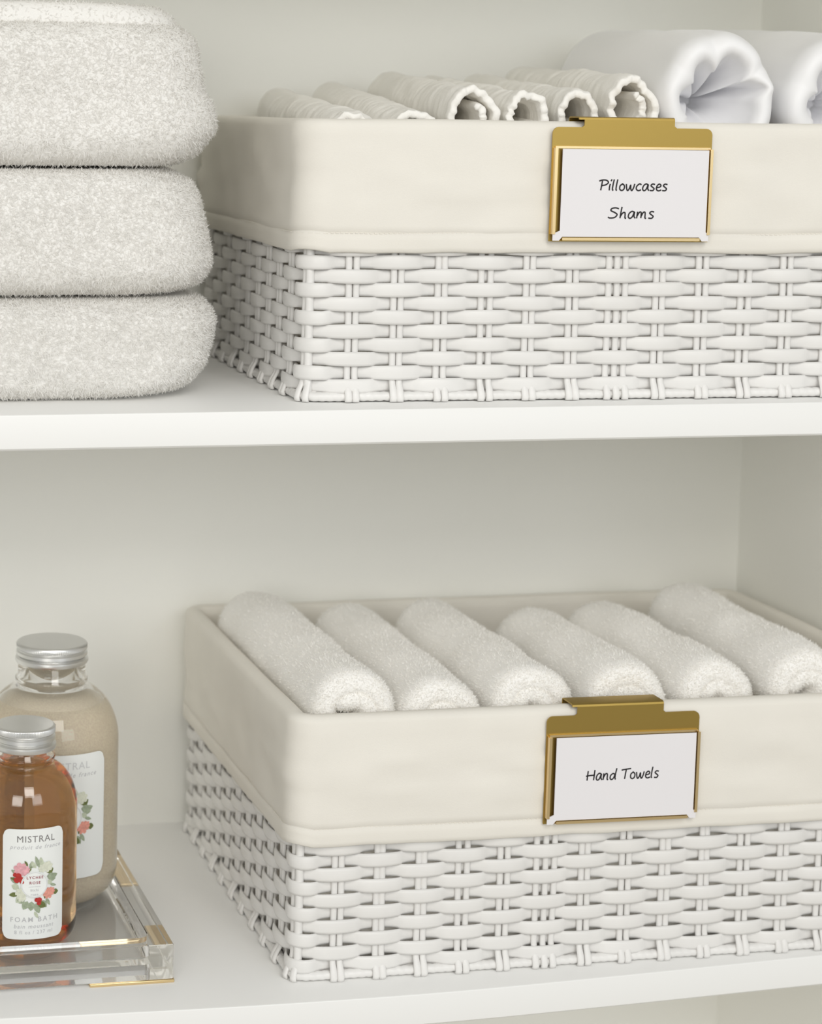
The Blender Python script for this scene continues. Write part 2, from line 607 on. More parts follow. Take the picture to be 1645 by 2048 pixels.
# ------------------------------------------------------------------ handwriting
GL = {
    'P': (0.62, [[(0.16, 0.93), (0.11, 0.5), (0.05, 0.0)], [(-0.08, 0.90), (0.15, 1.0), (0.45, 0.98), (0.6, 0.78), (0.42, 0.55), (0.12, 0.45)]]),
    'i': (0.26, [[(0.12, 0.58), (0.07, 0.3), (0.06, 0.0)], [(0.16, 0.82), (0.24, 0.98)]]),
    'l': (0.26, [[(0.14, 1.08), (0.07, 0.6), (0.03, 0.1), (0.10, 0.0)]]),
    'o': (0.50, [[(0.25, 0.58), (0.07, 0.42), (0.05, 0.12), (0.2, 0.0), (0.36, 0.14), (0.38, 0.42), (0.25, 0.58), (0.2, 0.56)]]),
    'w': (0.72, [[(0.02, 0.58), (0.06, 0.15), (0.14, 0.0), (0.26, 0.2), (0.34, 0.5), (0.36, 0.15), (0.44, 0.0), (0.56, 0.25), (0.64, 0.6)]]),
    'c': (0.48, [[(0.42, 0.52), (0.28, 0.6), (0.08, 0.4), (0.05, 0.14), (0.2, 0.0), (0.40, 0.08)]]),
    'a': (0.56, [[(0.42, 0.54), (0.26, 0.6), (0.08, 0.4), (0.04, 0.12), (0.15, 0.0), (0.3, 0.14), (0.44, 0.56), (0.41, 0.2), (0.50, 0.0)]]),
    's': (0.44, [[(0.38, 0.56), (0.2, 0.6), (0.08, 0.46), (0.2, 0.32), (0.32, 0.18), (0.22, 0.02), (0.0, 0.03)]]),
    'e': (0.48, [[(0.06, 0.28), (0.3, 0.34), (0.38, 0.48), (0.26, 0.6), (0.1, 0.45), (0.05, 0.15), (0.2, 0.0), (0.42, 0.08)]]),
    'S': (0.72, [[(0.66, 0.9), (0.45, 0.98), (0.2, 0.92), (0.14, 0.72), (0.38, 0.55), (0.55, 0.35), (0.4, 0.08), (0.1, 0.02), (-0.05, 0.1)]]),
    'h': (0.54, [[(0.14, 1.08), (0.08, 0.55), (0.03, 0.0)], [(0.05, 0.18), (0.2, 0.5), (0.34, 0.54), (0.36, 0.3), (0.36, 0.04), (0.44, 0.0)]]),
    'm': (0.80, [[(0.08, 0.58), (0.03, 0.0)], [(0.05, 0.2), (0.2, 0.52), (0.32, 0.5), (0.31, 0.02)], [(0.33, 0.2), (0.46, 0.52), (0.58, 0.5), (0.58, 0.06), (0.66, 0.0)]]),
    'n': (0.56, [[(0.08, 0.58), (0.03, 0.0)], [(0.05, 0.2), (0.22, 0.52), (0.36, 0.5), (0.36, 0.06), (0.44, 0.0)]]),
    'd': (0.58, [[(0.40, 0.52), (0.26, 0.58), (0.08, 0.4), (0.04, 0.12), (0.15, 0.0), (0.3, 0.12), (0.44, 0.5)], [(0.56, 1.08), (0.46, 0.5), (0.44, 0.1), (0.50, 0.0)]]),
    'H': (0.76, [[(0.12, 0.92), (0.05, 0.0)], [(0.66, 1.0), (0.58, 0.0)], [(-0.05, 0.42), (0.3, 0.48), (0.68, 0.50)]]),
    'T': (0.66, [[(-0.05, 0.88), (0.3, 0.94), (0.72, 1.0)], [(0.34, 0.95), (0.28, 0.5), (0.22, 0.0)]]),
    ' ': (0.42, []),
}


def catmull(pts, k=5):
    if len(pts) < 3:
        return [Vector(p) for p in pts]
    q = [Vector(p) for p in pts]
    q = [q[0] * 2 - q[1]] + q + [q[-1] * 2 - q[-2]]
    out = []
    for i in range(1, len(q) - 2):
        for j in range(k):
            t = j / k
            out.append(0.5 * ((2 * q[i]) + (q[i + 1] - q[i - 1]) * t + (2 * q[i - 1] - 5 * q[i] + 4 * q[i + 1] - q[i + 2]) * t * t
                              + (3 * q[i] - q[i - 1] - 3 * q[i + 1] + q[i + 2]) * t ** 3))
    out.append(q[-2])
    return out


def handwriting(text, x0, x1, z0, cap, y, parent, slope=0.0, pen=0.00088):
    total = sum(GL[c][0] for c in text)
    sx = (x1 - x0) / total
    v, f = [], []
    x = x0
    for c in text:
        w, strokes = GL[c]
        for st in strokes:
            pts = catmull([(x + a * sx, z0 + b * (1.1 if c.islower() and c not in 'hld' else 1.0) * cap + slope * (x + a * sx - x0)) for a, b in st])
            n = len(pts)
            k = len(v)
            for i, q in enumerate(pts):
                d = (pts[min(n - 1, i + 1)] - pts[max(0, i - 1)]).normalized()
                nn = Vector((-d.y, d.x)) * pen / 2
                v += [(q.x + nn.x, y, q.y + nn.y), (q.x - nn.x, y, q.y - nn.y)]
            for i in range(n - 1):
                a = k + 2 * i
                f.append((a, a + 1, a + 3, a + 2))
        x += w * sx
    return mesh('handwriting', v, f, M['ink'], parent, smooth=False)


# ------------------------------------------------------------------ brass label holders
def arc(cx, cz, r, a0, a1, n=5):
    return [(cx + r * math.cos(math.radians(a0 + (a1 - a0) * i / n)), cz + r * math.sin(math.radians(a0 + (a1 - a0) * i / n))) for i in range(n + 1)]


def make_clip(loc, rz, tilt, rim, label, words, card_label):
    """local x across, z up from the plate's lower edge, y=0 on the back of the plate; plate 0.102 x 0.0685"""
    root = empty('label_holder', loc, rz)
    root.rotation_euler = (0, tilt, rz)
    tag(root, label, 'label holder', 'brass clip-on label holders')
    Wd, Hd = 0.102, 0.0690
    t0, t1 = 0.0200, 0.0775
    out = [(0, 0), (Wd, 0)] + arc(Wd - 0.004, Hd - 0.004, 0.004, 0, 90) + [(t1 + 0.0015, Hd), (t1, Hd + 0.0012), (t1, rim)] \
        + [(t0, rim), (t0, Hd + 0.0012), (t0 - 0.0015, Hd)] + arc(0.004, Hd - 0.004, 0.004, 90, 180)
    v, f = prism(out, -0.0009, 0.0)
    o = mesh('back_plate', v, f, M['brass'], root, smooth=False)
    # hook folded over the rim
    pr = [(-0.0009, rim), (-0.0006, rim + 0.0012), (0.0008, rim + 0.0018), (0.0140, rim + 0.0018), (0.0156, rim + 0.0008), (0.0160, rim - 0.022)]
    pi = [(a + (0.0009 if k < 2 else 0 if k < 4 else -0.0009), b - (0.0009 if 1 <= k < 4 else 0.0)) for k, (a, b) in enumerate(pr)]
    v = []
    for xx in (t0 - 0.0035, t1):
        v += [(xx, a, b) for a, b in pr] + [(xx, a, b) for a, b in reversed(pi)]
    n = len(pr) * 2
    f = [(q[3], q[2], q[1], q[0]) for q in grid_faces(2, n, wrap_v=True)] + [tuple(range(n - 1, -1, -1)), tuple(range(n, 2 * n))]
    for k in range(len(pr) - 1):
        pass
    sharp(mesh('rim_hook', v, f, M['brass'], root), 30)
    # folded channels that hold the card: wall out from the plate plus a narrow front lip
    hw = Hd - 0.0125

    def channel(pts, name='card_channel'):
        v, f = [], []
        for p in pts:
            k = len(v)
            bv, bf = box_data(*p, off=k)
            v += bv
            f += bf
        return mesh(name, v, f, M['brass_edge'], root, smooth=False)
    channel([(0.0006, 0.0014, -0.0042, -0.0009, 0.0045, hw), (0.0006, 0.0024, -0.0048, -0.0042, 0.0045, hw)])
    channel([(Wd - 0.0014, Wd - 0.0006, -0.0042, -0.0009, 0.0045, hw), (Wd - 0.0024, Wd - 0.0006, -0.0048, -0.0042, 0.0045, hw)])
    channel([(0.0070, Wd - 0.0070, -0.0042, -0.0009, 0.0008, 0.0016), (0.0070, Wd - 0.0070, -0.0048, -0.0042, 0.0008, 0.0026)])
    # raised crease above the card
    v, f = box_data(0.0015, Wd - 0.0015, -0.0026, -0.0009, hw - 0.0004, hw + 0.0010)
    mesh('top_crease', v, f, M['brass_edge'], root, smooth=False)
    # card with its corners showing past the lower channel
    out = [(0.0012, 0.0006), (0.0052, 0.0006), (0.0072, 0.0030), (Wd - 0.0072, 0.0030), (Wd - 0.0052, 0.0006), (Wd - 0.0012, 0.0006),
           (Wd - 0.0012, 0.0048), (Wd - 0.0030, 0.0062), (Wd - 0.0030, hw - 0.0006), (0.0056, hw - 0.0006), (0.0056, 0.0066), (0.0012, 0.0048)]
    v, f = prism(out, -0.0040, -0.0034)
    c = mesh('card', v, f, M['card'], root, smooth=False)
    c['label'] = card_label
    for (txt, x0, x1, z0, cap, sl) in words:
        handwriting(txt, x0, x1, z0, cap, -0.00412, c, sl)
    return root


make_clip((0.1490, -0.0086, UZ + 0.0985), -0.031, 0.004, 0.0735, 'brass label holder clipped on the upper basket, card reading Pillowcases Shams',
          [('Pillowcases', 0.0300, 0.0735, 0.0312, 0.0062, 0.0), ('Shams', 0.0362, 0.0658, 0.0144, 0.0064, 0.0)],
          'white card with Pillowcases and Shams in black handwriting')
make_clip((0.1608, -0.0042, 0.0965), -0.006, 0.004, 0.0745, 'brass label holder clipped on the lower basket, card reading Hand Towels',
          [('Hand Towels', 0.0262, 0.0750, 0.0280, 0.0066, 0.0)],
          'white card with Hand Towels in black handwriting')


# ------------------------------------------------------------------ rolled textiles
def spiral_roll(name, mat, p0, p1, rx, rz_, turns, thick, a0, seed, ny=36, da=0.16, lump=0.0012, crinkle=0.0, edge=0.0, lip=0.004,
                shrink=1.0, sag=0.0):
    """a strip of cloth rolled up: spiral cross-section swept from p0 (front) to p1 (back)"""
    p0, p1 = Vector(p0), Vector(p1)
    mean = (p0 + p1) / 2
    L = (p1 - p0).length
    na = int(turns * 2 * PI / da)
    # centre line of the spiral, outside to inside
    ths = [a0 + turns * 2 * PI * i / na for i in range(na + 1)]

    def rad(i, side):
        th = ths[i] - a0
        base = 1 - (th / (2 * PI)) * (thick * shrink / ((rx + rz_) / 2))
        return base
    v = []
    th_half = thick / 2
    # cross-section outline: out side forward then in side backward with rounded ends
    outline = []
    for i in range(na + 1):
        outline.append((i, 1.0))
    outline.append((na, 0.5, 1))
    outline.append((na, -0.5, 1))
    for i in range(na, -1, -1):
        outline.append((i, -1.0))
    outline.append((0, -0.5, -1))
    outline.append((0, 0.5, -1))
    m = len(outline)
    ys = [0.0, 0.25, 0.6, 1.0]
    stations = [(lip * (1 - math.cos(a * PI / 2)) * 0 + lip * a, math.sqrt(max(0, 1 - (1 - a) ** 2))) for a in ys]
    body = [lip + (L - 2 * lip) * i / ny for i in range(1, ny)]
    st = [(d, w) for d, w in stations] + [(d, 1.0) for d in body] + [(L - d, w) for d, w in reversed(stations)]
    for (d, w) in st:
        t = d / L
        c = p0.lerp(p1, t)
        for e in outline:
            i, side = e[0], e[1]
            th = ths[i]
            k = rad(i, side)
            ext = (e[2] * th_half * 0.8 if len(e) > 2 else 0)
            rr = side * th_half * (0.35 + 0.65 * w)
            X, Z = (rx - th_half) * k, (rz_ - th_half) * k
            x = X * math.cos(th)
            z = Z * math.sin(th)
            nx, nzz = math.cos(th), math.sin(th)
            tx, tz = -math.sin(th), math.cos(th)
            wv = lump * nz(th * 0.9 + seed, t * 4 + seed, seed * 1.7) * 2
            wv += lump * 0.5 * nz(th * 2.6 + seed, t * 9, seed)
            if crinkle:
                wv += crinkle * (nz(d * 260 + seed, th * 0.7, seed) + 0.9 * nz(d * 95, th * 1.3 + 4, seed))
            wv *= k
            fe = 0.0
            if edge:
                g = max(0.0, 1 - d / 0.02)
                wv += k * edge * 0.8 * g * nz(th * 3.6, seed, 2)
                fe = edge * 1.2 * g * nz(th * 4.2, seed + 3, 2)
            s_ = sag * (1 if side < 2 else 0) * math.sin(PI * t)
            v.append((c.x + x + nx * (rr + wv) + tx * ext, c.y + fe + 0.0, c.z + z + nzz * (rr + wv) + tz * ext - s_))
    v = [(a - mean.x, b - mean.y, c_ - mean.z) for a, b, c_ in v]
    f = grid_faces(len(st), m, wrap_v=True)
    # end caps: quads across the strip
    cap = []
    for base, flip in ((0, False), ((len(st) - 1) * m, True)):
        for i in range(na):
            a, b = base + i, base + i + 1
            c1, d1 = base + (2 * na + 3 - (i + 1)), base + (2 * na + 3 - i)
            q = (a, b, c1, d1)
            cap.append(q if flip else q[::-1])
        e1 = (base + na, base + na + 1, base + na + 2, base + na + 3)
        e2 = (base + 2 * na + 3, base + 2 * na + 4, base + 2 * na + 5, base)
        cap += [e1 if flip else e1[::-1], e2 if flip else e2[::-1]]
    o = mesh(name, v, f + cap, mat, None)
    fix_normals(o)
    o.location = mean
    return o


TG = 'rolled white hand towels in the lower basket'
tl = [
    # front centre x, back centre x, axis z front, axis z back, radius
    (0.0420, 0.0405, 0.1640, 0.1640, 0.0318, 0.252, 'rolled white hand towel at the far left of the basket, against the liner'),
    (0.1005, 0.1030, 0.1580, 0.1600, 0.0295, 0.228, 'second rolled hand towel from the left, sitting lowest in the basket'),
    (0.1600, 0.1600, 0.1640, 0.1630, 0.0300, 0.214, 'third rolled hand towel from the left, its end left of the brass holder'),
    (0.2240, 0.2280, 0.1620, 0.1600, 0.0318, 0.190, 'fourth rolled hand towel, its end directly behind the brass holder hook'),
    (0.2870, 0.2840, 0.1640, 0.1625, 0.0300, 0.200, 'fifth rolled hand towel, its open end just right of the brass holder'),
    (0.3500, 0.3560, 0.1670, 0.1690, 0.0310, 0.210, 'rolled hand towel farthest right, cut by the edge of the picture'),
]
for k, (xf, xb, zf, zb, r, yb_, lab) in enumerate(tl):
    o = spiral_roll('rolled_hand_towel', M['terry'], (xf, 0.018, zf), (xb, yb_, zb), r, r * 0.98, 1.45, 0.0175, -0.9 + 0.25 * (k % 3), 2.3 + k * 3.1,
                    ny=40, da=0.14, lump=0.0014, lip=0.013, shrink=0.72)
    tag(o, lab, 'towel', TG)
    pile('terry_pile', o, 36000, 0.0021, 0.0007, o, mat=M['loops'], seed=k, lift=(0.15, 0.6),
         keep=lambda c, n: ((c[:, 2] > -0.012) * 1.0) * np.where(n[:, 1] < -0.3, 3.0, 1.0))

PG = 'rolled white cotton pillowcases in the upper basket'
pc = [
    (0.0300, 0.0570, 0.5215, 0.5365, 0.0190, 0.0190, 'rolled crinkled pillowcase lowest at the far left of the upper basket'),
    (0.0685, 0.0970, 0.5225, 0.5420, 0.0180, 0.0190, 'second crinkled pillowcase roll from the left, barely above the rim'),
    (0.1060, 0.1370, 0.5360, 0.5480, 0.0190, 0.0218, 'third pillowcase roll, its wide open end arching above the rim'),
    (0.1400, 0.1700, 0.5360, 0.5480, 0.0150, 0.0175, 'fourth and narrowest pillowcase roll, left of the brass hook'),
    (0.1735, 0.2050, 0.5360, 0.5490, 0.0160, 0.0205, 'fifth pillowcase roll, open end above the left part of brass hook'),
    (0.2085, 0.2400, 0.5430, 0.5530, 0.0200, 0.0235, 'sixth and tallest crinkled pillowcase roll, beside the smooth sham'),
]
for k, (xf, xb, zf, zb, rx, rz_, lab) in enumerate(pc):
    o = spiral_roll('rolled_pillowcase', M['gauze'], (xf, 0.012, zf), (xb, 0.262, zb), rx, rz_, [1.0, 1.0, 1.3, 1.0, 1.05, 1.32][k], 0.0050,
                    [-0.6, -0.5, -0.9, -0.4, -0.8, -1.0][k], 1.3 + k * 4.7, ny=110, da=0.10, lump=0.0012, crinkle=0.0011, edge=0.0026, lip=0.002,
                    shrink=[1.3, 1.3, 1.7, 1.2, 1.9, 1.9][k])
    tag(o, lab, 'pillowcase', PG)


def puffy_roll(name, p0, p1, rx, rz_, seed, folds, label):
    """thick soft roll whose cover tucks into an open, pleated end"""
    p0, p1 = Vector(p0), Vector(p1)
    mean = (p0 + p1) / 2
    L = (p1 - p0).length
    na = 144
    prof = []           # (depth from front, radial factor, pleat weight)
    for i in range(9):  # hollow, from deep inside to the lip
        t = i / 8
        prof.append((0.075 - 0.068 * t, 0.20 + 0.42 * t ** 1.25, 0.30 + 0.75 * math.sin(PI * min(1, t * 0.75 + 0.15))))
    for i in range(1, 8):
        a = PI * i / 8
        prof.append((0.007 - 0.007 * math.sin(a) * 1.6, 0.62 + 0.36 * (1 - math.cos(a)) / 2, 0.75 * (1 - i / 8)))
    for i in range(0, 40):
        t = i / 39
        prof.append((0.008 + (L - 0.03) * t, 1.0, 0.12 * max(0, 1 - t * 4)))
    for i in range(1, 8):
        a = PI / 2 * i / 8
        prof.append((L - 0.022 + 0.022 * math.sin(a), max(0.02, math.cos(a)) ** 0.8, 0.0))
    v = []
    for i in range(na):
        th = 2 * PI * i / na
        pl = 0.0
        for (fa, w, amp) in folds:
            d = (th - fa + PI) % (2 * PI) - PI
            pl += amp * math.exp(-(d / w) ** 2) * (1 if d < 0 else 0.82)
        for (d, k, w) in prof:
            t = d / L
            c = p0.lerp(p1, min(1, t))
            tw = 0.35 * w * math.sin(th * 2 + seed)
            g = k + (pl * w * 0.9)
            g = max(0.06, g)
            g += 0.035 * nz(math.cos(th) * 1.3 + seed, math.sin(th) * 1.3, t * 4) + 0.03 * nz(math.cos(th) * 3, math.sin(th) * 3 + seed, d * 30) * (0.4 + w)
            a = th + tw * 0.25
            y = d - 0.010 * pl * w
            sw = 1 - 0.10 * max(0, t - 0.85)
            v.append((c.x + rx * g * math.cos(a) * sw - mean.x, p0.y + y - mean.y, c.z + rz_ * g * math.sin(a) * sw - mean.z))
    m = len(prof)
    f = grid_faces(na, m, wrap_u=True)
    f.append(tuple(i * m for i in range(na - 1, -1, -1)))
    f.append(tuple(i * m + m - 1 for i in range(na)))
    o = mesh(name, v, f, M['satin'], None)
    o.location = mean
    sd = o.modifiers.new('smooth', 'SUBSURF')
    sd.levels = 1
    sd.render_levels = 1
    return tag(o, label, 'sham', 'rolled smooth white shams in the upper basket')


puffy_roll('rolled_sham', (0.2675, 0.013, 0.5465), (0.3080, 0.270, 0.5560), 0.0385, 0.0445, 1.7,
           [(1.75, 0.16, -0.34), (2.55, 0.22, -0.30), (3.5, 0.25, -0.22), (0.62, 0.10, -0.30), (0.25, 0.13, 0.30), (1.2, 0.3, 0.10), (5.0, 0.5, -0.2)],
           'smooth puffy white sham roll with a pleated open end, beside the crinkled pillowcases')
puffy_roll('rolled_sham', (0.3560, 0.013, 0.5450), (0.3900, 0.262, 0.5560), 0.0440, 0.0460, 4.2,
           [(1.9, 0.2, -0.30), (2.8, 0.2, -0.25), (0.9, 0.2, -0.30), (3.6, 0.25, -0.2)],
           'smooth white sham roll at the right edge of the upper basket')


# ------------------------------------------------------------------ folded bath towels
def folded_towel(z0, z1, prof, yfront, seed, label, notch=0.0, cnt=60000, xl=-0.40, yb=0.262):
    """prof: (t, x) right-hand outline against height fraction"""
    n_r, seg = 44, 46
    v = []
    H = z1 - z0
    ts = []
    for i in range(n_r):
        a = i / (n_r - 1)
        ts.append(0.5 - 0.5 * math.cos(PI * a))
    rc = 0.045
    ring_n = None
    for t in ts:
        xr = float(np.interp(t, [p[0] for p in prof], [p[1] for p in prof]))
        # front rounding in height
        e = min(t, 1 - t) * H
        rr = 0.020
        k = max(0.0, 1 - e / rr)
        inset = rr * (1 - math.sqrt(max(0.0, 1 - k * k)))
        yf = yfront + inset
        xl_ = xl + inset
        yb_ = yb - inset
        r = rc
        pts = []
        cor = [(xr - r, yf + r, -PI / 2), (xr - r, yb_ - r, 0), (xl_ + r, yb_ - r, PI / 2), (xl_ + r, yf + r, PI)]
        for ci, (cx, cy, a0) in enumerate(cor):
            for j in range(17):
                a = a0 + PI / 2 * j / 16
                pts.append((cx + r * math.cos(a), cy + r * math.sin(a)))
            nx_, ny_ = cor[(ci + 1) % 4][0] + r * math.cos(cor[(ci + 1) % 4][2]), cor[(ci + 1) % 4][1] + r * math.sin(cor[(ci + 1) % 4][2])
            lx, ly = pts[-1]
            ns = 60 if ci == 3 or ci == 1 else 40
            for j in range(1, ns):
                pts.append((lx + (nx_ - lx) * j / ns, ly + (ny_ - ly) * j / ns))
        ring_n = len(pts)
        z = z0 + H * t
        for (x, y) in pts:
            v.append((x, y, z))
    out = []
    for (x, y, z) in v:
        d = 0.0035 * nz(x * 14 + seed, y * 14, z * 30) + 0.0016 * nz(x * 45, y * 45 + seed, z * 60) + 0.0008 * nz(x * 130, y * 130, z * 130 + seed)
        cx, cy = -0.2, 0.13
        nx_, ny_ = (1, 0) if x > -0.08 else (0, -1) if y < 0.1 else (0, 1)
        t = (z - z0) / H
        edge = min(1, min(t, 1 - t) * 6)
        out.append((x + nx_ * d * edge, y + ny_ * d * edge, z + (0.0012 * nz(x * 10, y * 10, seed) if 0.05 < t < 0.95 else 0.0)))
    f = grid_faces(n_r, ring_n, wrap_v=True)
    f = [q[::-1] for q in f]
    # caps as fans
    k = len(out)
    out.append((-0.22, 0.13, z0))
    out.append((-0.22, 0.13, z1 + 0.0))
    for i in range(ring_n):
        j = (i + 1) % ring_n
        f.append((k, j, i)[::1])
        f.append((k + 1, (n_r - 1) * ring_n + i, (n_r - 1) * ring_n + j))
    mean = Vector((-0.2, 0.13, z0))
    out = [(a - mean.x, b - mean.y, c - mean.z) for a, b, c in out]
    f = [q[::-1] for q in f]
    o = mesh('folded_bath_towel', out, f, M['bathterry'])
    o.location = mean
    # make normals point outwards
    bm = bmesh.new()
    bm.from_mesh(o.data)
    bmesh.ops.recalc_face_normals(bm, faces=bm.faces[:])
    bm.to_mesh(o.data)
    bm.free()
    tag(o, label, 'towel', 'folded white bath towels on the upper shelf')
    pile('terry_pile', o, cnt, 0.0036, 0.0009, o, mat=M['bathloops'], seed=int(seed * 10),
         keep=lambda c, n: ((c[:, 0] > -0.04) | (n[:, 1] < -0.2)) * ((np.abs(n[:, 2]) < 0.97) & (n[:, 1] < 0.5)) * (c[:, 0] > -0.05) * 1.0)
    return o


m1 = folded_towel(UZ + 0.0012, 0.4255, [(0, -0.078), (0.06, -0.064), (0.15, -0.054), (0.35, -0.045), (0.6, -0.042), (0.85, -0.043), (0.95, -0.047), (1, -0.056)],
                  0.0150, 1.2, 'bottom folded white bath towel of the stack, resting on the upper shelf')
m2 = folded_towel(0.4275, 0.5030, [(0, -0.066), (0.08, -0.052), (0.25, -0.046), (0.5, -0.047), (0.75, -0.052), (0.9, -0.058), (1, -0.072)],
                  0.0135, 4.4, 'middle folded white bath towel of the stack')
m3 = folded_towel(0.5050, 0.5900, [(0, -0.068), (0.08, -0.054), (0.25, -0.0445), (0.42, -0.0455), (0.52, -0.0515), (0.70, -0.0540), (0.88, -0.0570), (1, -0.066)],
                  0.0125, 8.9, 'top folded white bath towel of the stack, thick with a bulging right fold')


def fold_layer():
    v = []
    # the towel's last fold, lying a little behind its front
    n_r = 14
    rings = []
    for i in range(n_r):
        a = PI * i / (n_r - 1) - PI / 2
        t = (math.sin(a) + 1) / 2
        inset = 0.009 * (1 - math.cos(a))
        z = 0.5800 + 0.0215 * t
        x0, x1, y0, y1, r = -0.395 + inset, -0.062 - inset - 0.010 * t, 0.028 + inset, 0.25 - inset, 0.04
        pts = []
        cor = [(x1 - r, y0 + r, -PI / 2), (x1 - r, y1 - r, 0), (x0 + r, y1 - r, PI / 2), (x0 + r, y0 + r, PI)]
        for ci, (cx, cy, a0) in enumerate(cor):
            for j in range(13):
                b = a0 + PI / 2 * j / 12
                pts.append((cx + r * math.cos(b), cy + r * math.sin(b)))
            c2 = cor[(ci + 1) % 4]
            nx_, ny_ = c2[0] + r * math.cos(c2[2]), c2[1] + r * math.sin(c2[2])
            lx, ly = pts[-1]
            for j in range(1, 30):
                pts.append((lx + (nx_ - lx) * j / 30, ly + (ny_ - ly) * j / 30))
        for (x, y) in pts:
            d = 0.0025 * nz(x * 20, y * 20, 3.3)
            v.append((x + 0.2, y - 0.13 + d, z - 0.5050 + 0.002 * nz(x * 12, y * 12, 9.1)))
        m = len(pts)
    f = grid_faces(n_r, m, wrap_v=True)
    f += [tuple(range(m)), tuple((n_r - 1) * m + i for i in range(m - 1, -1, -1))]
    f = [q[::-1] for q in f]
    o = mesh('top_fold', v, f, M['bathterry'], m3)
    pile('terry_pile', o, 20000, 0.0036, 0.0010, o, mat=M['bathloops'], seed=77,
         keep=lambda c, n: ((c[:, 0] > -0.05) & (n[:, 1] < 0.6)) * 1.0)


fold_layer()

# ------------------------------------------------------------------ acrylic tray
TX0, TX1, TY0, TY1, TH = -0.330, -0.0700, 0.0170, 0.2080, 0.0245
tray = empty('serving_tray', ((TX0 + TX1) / 2, (TY0 + TY1) / 2, 0.0))
tag(tray, 'clear acrylic tray with gold corner brackets under the two glass bottles', 'tray')
cx, cy = (TX0 + TX1) / 2, (TY0 + TY1) / 2


def rrect(x0, x1, y0, y1, r, n=6):
    pts = []
    for (px, py, a0) in ((x1 - r, y0 + r, -PI / 2), (x1 - r, y1 - r, 0), (x0 + r, y1 - r, PI / 2), (x0 + r, y0 + r, PI)):
        for j in range(n + 1):
            a = a0 + PI / 2 * j / n
            pts.append((px + r * math.cos(a), py + r * math.sin(a)))
    return pts


FLOOR_Z = 0.0125
hx, hy = (TX1 - TX0) / 2, (TY1 - TY0) / 2
wl = 0.0130
Z0 = 0.0022
rings = [[(x, y, 0.0088) for x, y in rrect(-hx + wl, hx - wl, -hy + wl, hy - wl, 0.004)],
         [(x, y, Z0) for x, y in rrect(-hx + wl, hx - wl, -hy + wl, hy - wl, 0.004)],
         [(x, y, Z0) for x, y in rrect(-hx + 0.0004, hx - 0.0004, -hy + 0.0004, hy - 0.0004, 0.0012)],
         [(x, y, Z0 + 0.0004) for x, y in rrect(-hx, hx, -hy, hy, 0.0012)],
         [(x, y, TH - 0.0005) for x, y in rrect(-hx, hx, -hy, hy, 0.0012)],
         [(x, y, TH) for x, y in rrect(-hx + 0.0005, hx - 0.0005, -hy + 0.0005, hy - 0.0005, 0.0012)],
         [(x, y, TH) for x, y in rrect(-hx + wl - 0.0004, hx - wl + 0.0004, -hy + wl - 0.0004, hy - wl + 0.0004, 0.007)],
         [(x, y, TH - 0.0005) for x, y in rrect(-hx + wl, hx - wl, -hy + wl, hy - wl, 0.007)],
         [(x, y, FLOOR_Z + 0.001) for x, y in rrect(-hx + wl, hx - wl, -hy + wl, hy - wl, 0.007)],
         [(x, y, FLOOR_Z) for x, y in rrect(-hx + wl + 0.001, hx - wl - 0.001, -hy + wl + 0.001, hy - wl - 0.001, 0.007)]]
v = [q for r_ in rings for q in r_]
m = len(rings[0])
f = grid_faces(len(rings), m, wrap_v=True)
f = [q[::-1] for q in f]
f += [tuple(range(m - 1, -1, -1)), tuple((len(rings) - 1) * m + i for i in range(m))]
sharp(mesh('tray_body', v, f, M['acrylic'], tray), 30)


def bracket(sx, sy):
    L1, L2, w, h = 0.0535, (0.0700 if sy > 0 else 0.0500), 0.0085, 0.0021
    # L outline in x,y from the corner
    pts = [(0, 0), (0, -L2), (-w, -L2), (-w, -w), (-L1, -w), (-L1, 0)]
    P = [(sx * (hx + 0.0006 + a), sy * (hy + 0.0006 + b)) for a, b in pts]
    if sx * sy < 0:
        P = P[::-1]
    n = len(P)
    v = [(x, y, 0.0) for x, y in P] + [(x, y, h) for x, y in P]
    f = [tuple(range(n)), tuple(range(2 * n - 1, n - 1, -1))] + [(i, i + n, (i + 1) % n + n, (i + 1) % n) for i in range(n)]
    o = mesh('corner_bracket', v, f, M['brass_edge'], tray, smooth=True)
    b = o.modifiers.new('bevel', 'BEVEL')
    b.width = 0.0005
    b.segments = 2
    sharp(o, 40)
    o['label'] = 'gold metal corner bracket'


for sx in (-1, 1):
    for sy in (-1, 1):
        bracket(sx, sy)


# ------------------------------------------------------------------ printed bottle labels
def text_mesh(txt, size, spacing=1.0, bold=0.0, shear=0.0):
    cu = bpy.data.curves.new('lettering', 'FONT')
    cu.body = txt
    cu.size = size
    cu.align_x = 'CENTER'
    cu.align_y = 'CENTER'
    cu.space_character = spacing
    cu.offset = bold
    cu.shear = shear
    cu.resolution_u = 3
    o = bpy.data.objects.new('lettering', cu)
    COL.objects.link(o)
    bpy.context.view_layer.update()
    dg = bpy.context.evaluated_depsgraph_get()
    me = bpy.data.meshes.new_from_object(o.evaluated_get(dg))
    v = [tuple(p.co) for p in me.vertices]
    f = [tuple(p.vertices) for p in me.polygons]
    bpy.data.objects.remove(o)
    bpy.data.curves.remove(cu)
    bpy.data.meshes.remove(me)
    return v, f


def disc(cx_, cy_, rx_, ry_, rot=0.0, n=12, wob=0.0, seed=0):
    R = random.Random(seed)
    pts = [(0, 0)]
    for i in range(n):
        a = 2 * PI * i / n
        k = 1 + wob * (R.random() - 0.5)
        pts.append((rx_ * k * math.cos(a), ry_ * k * math.sin(a)))
    c, s = math.cos(rot), math.sin(rot)
    v = [(cx_ + x * c - y * s, cy_ + x * s + y * c) for x, y in pts]
    return v, [(0, i + 1, (i + 1) % n + 1) for i in range(n)]


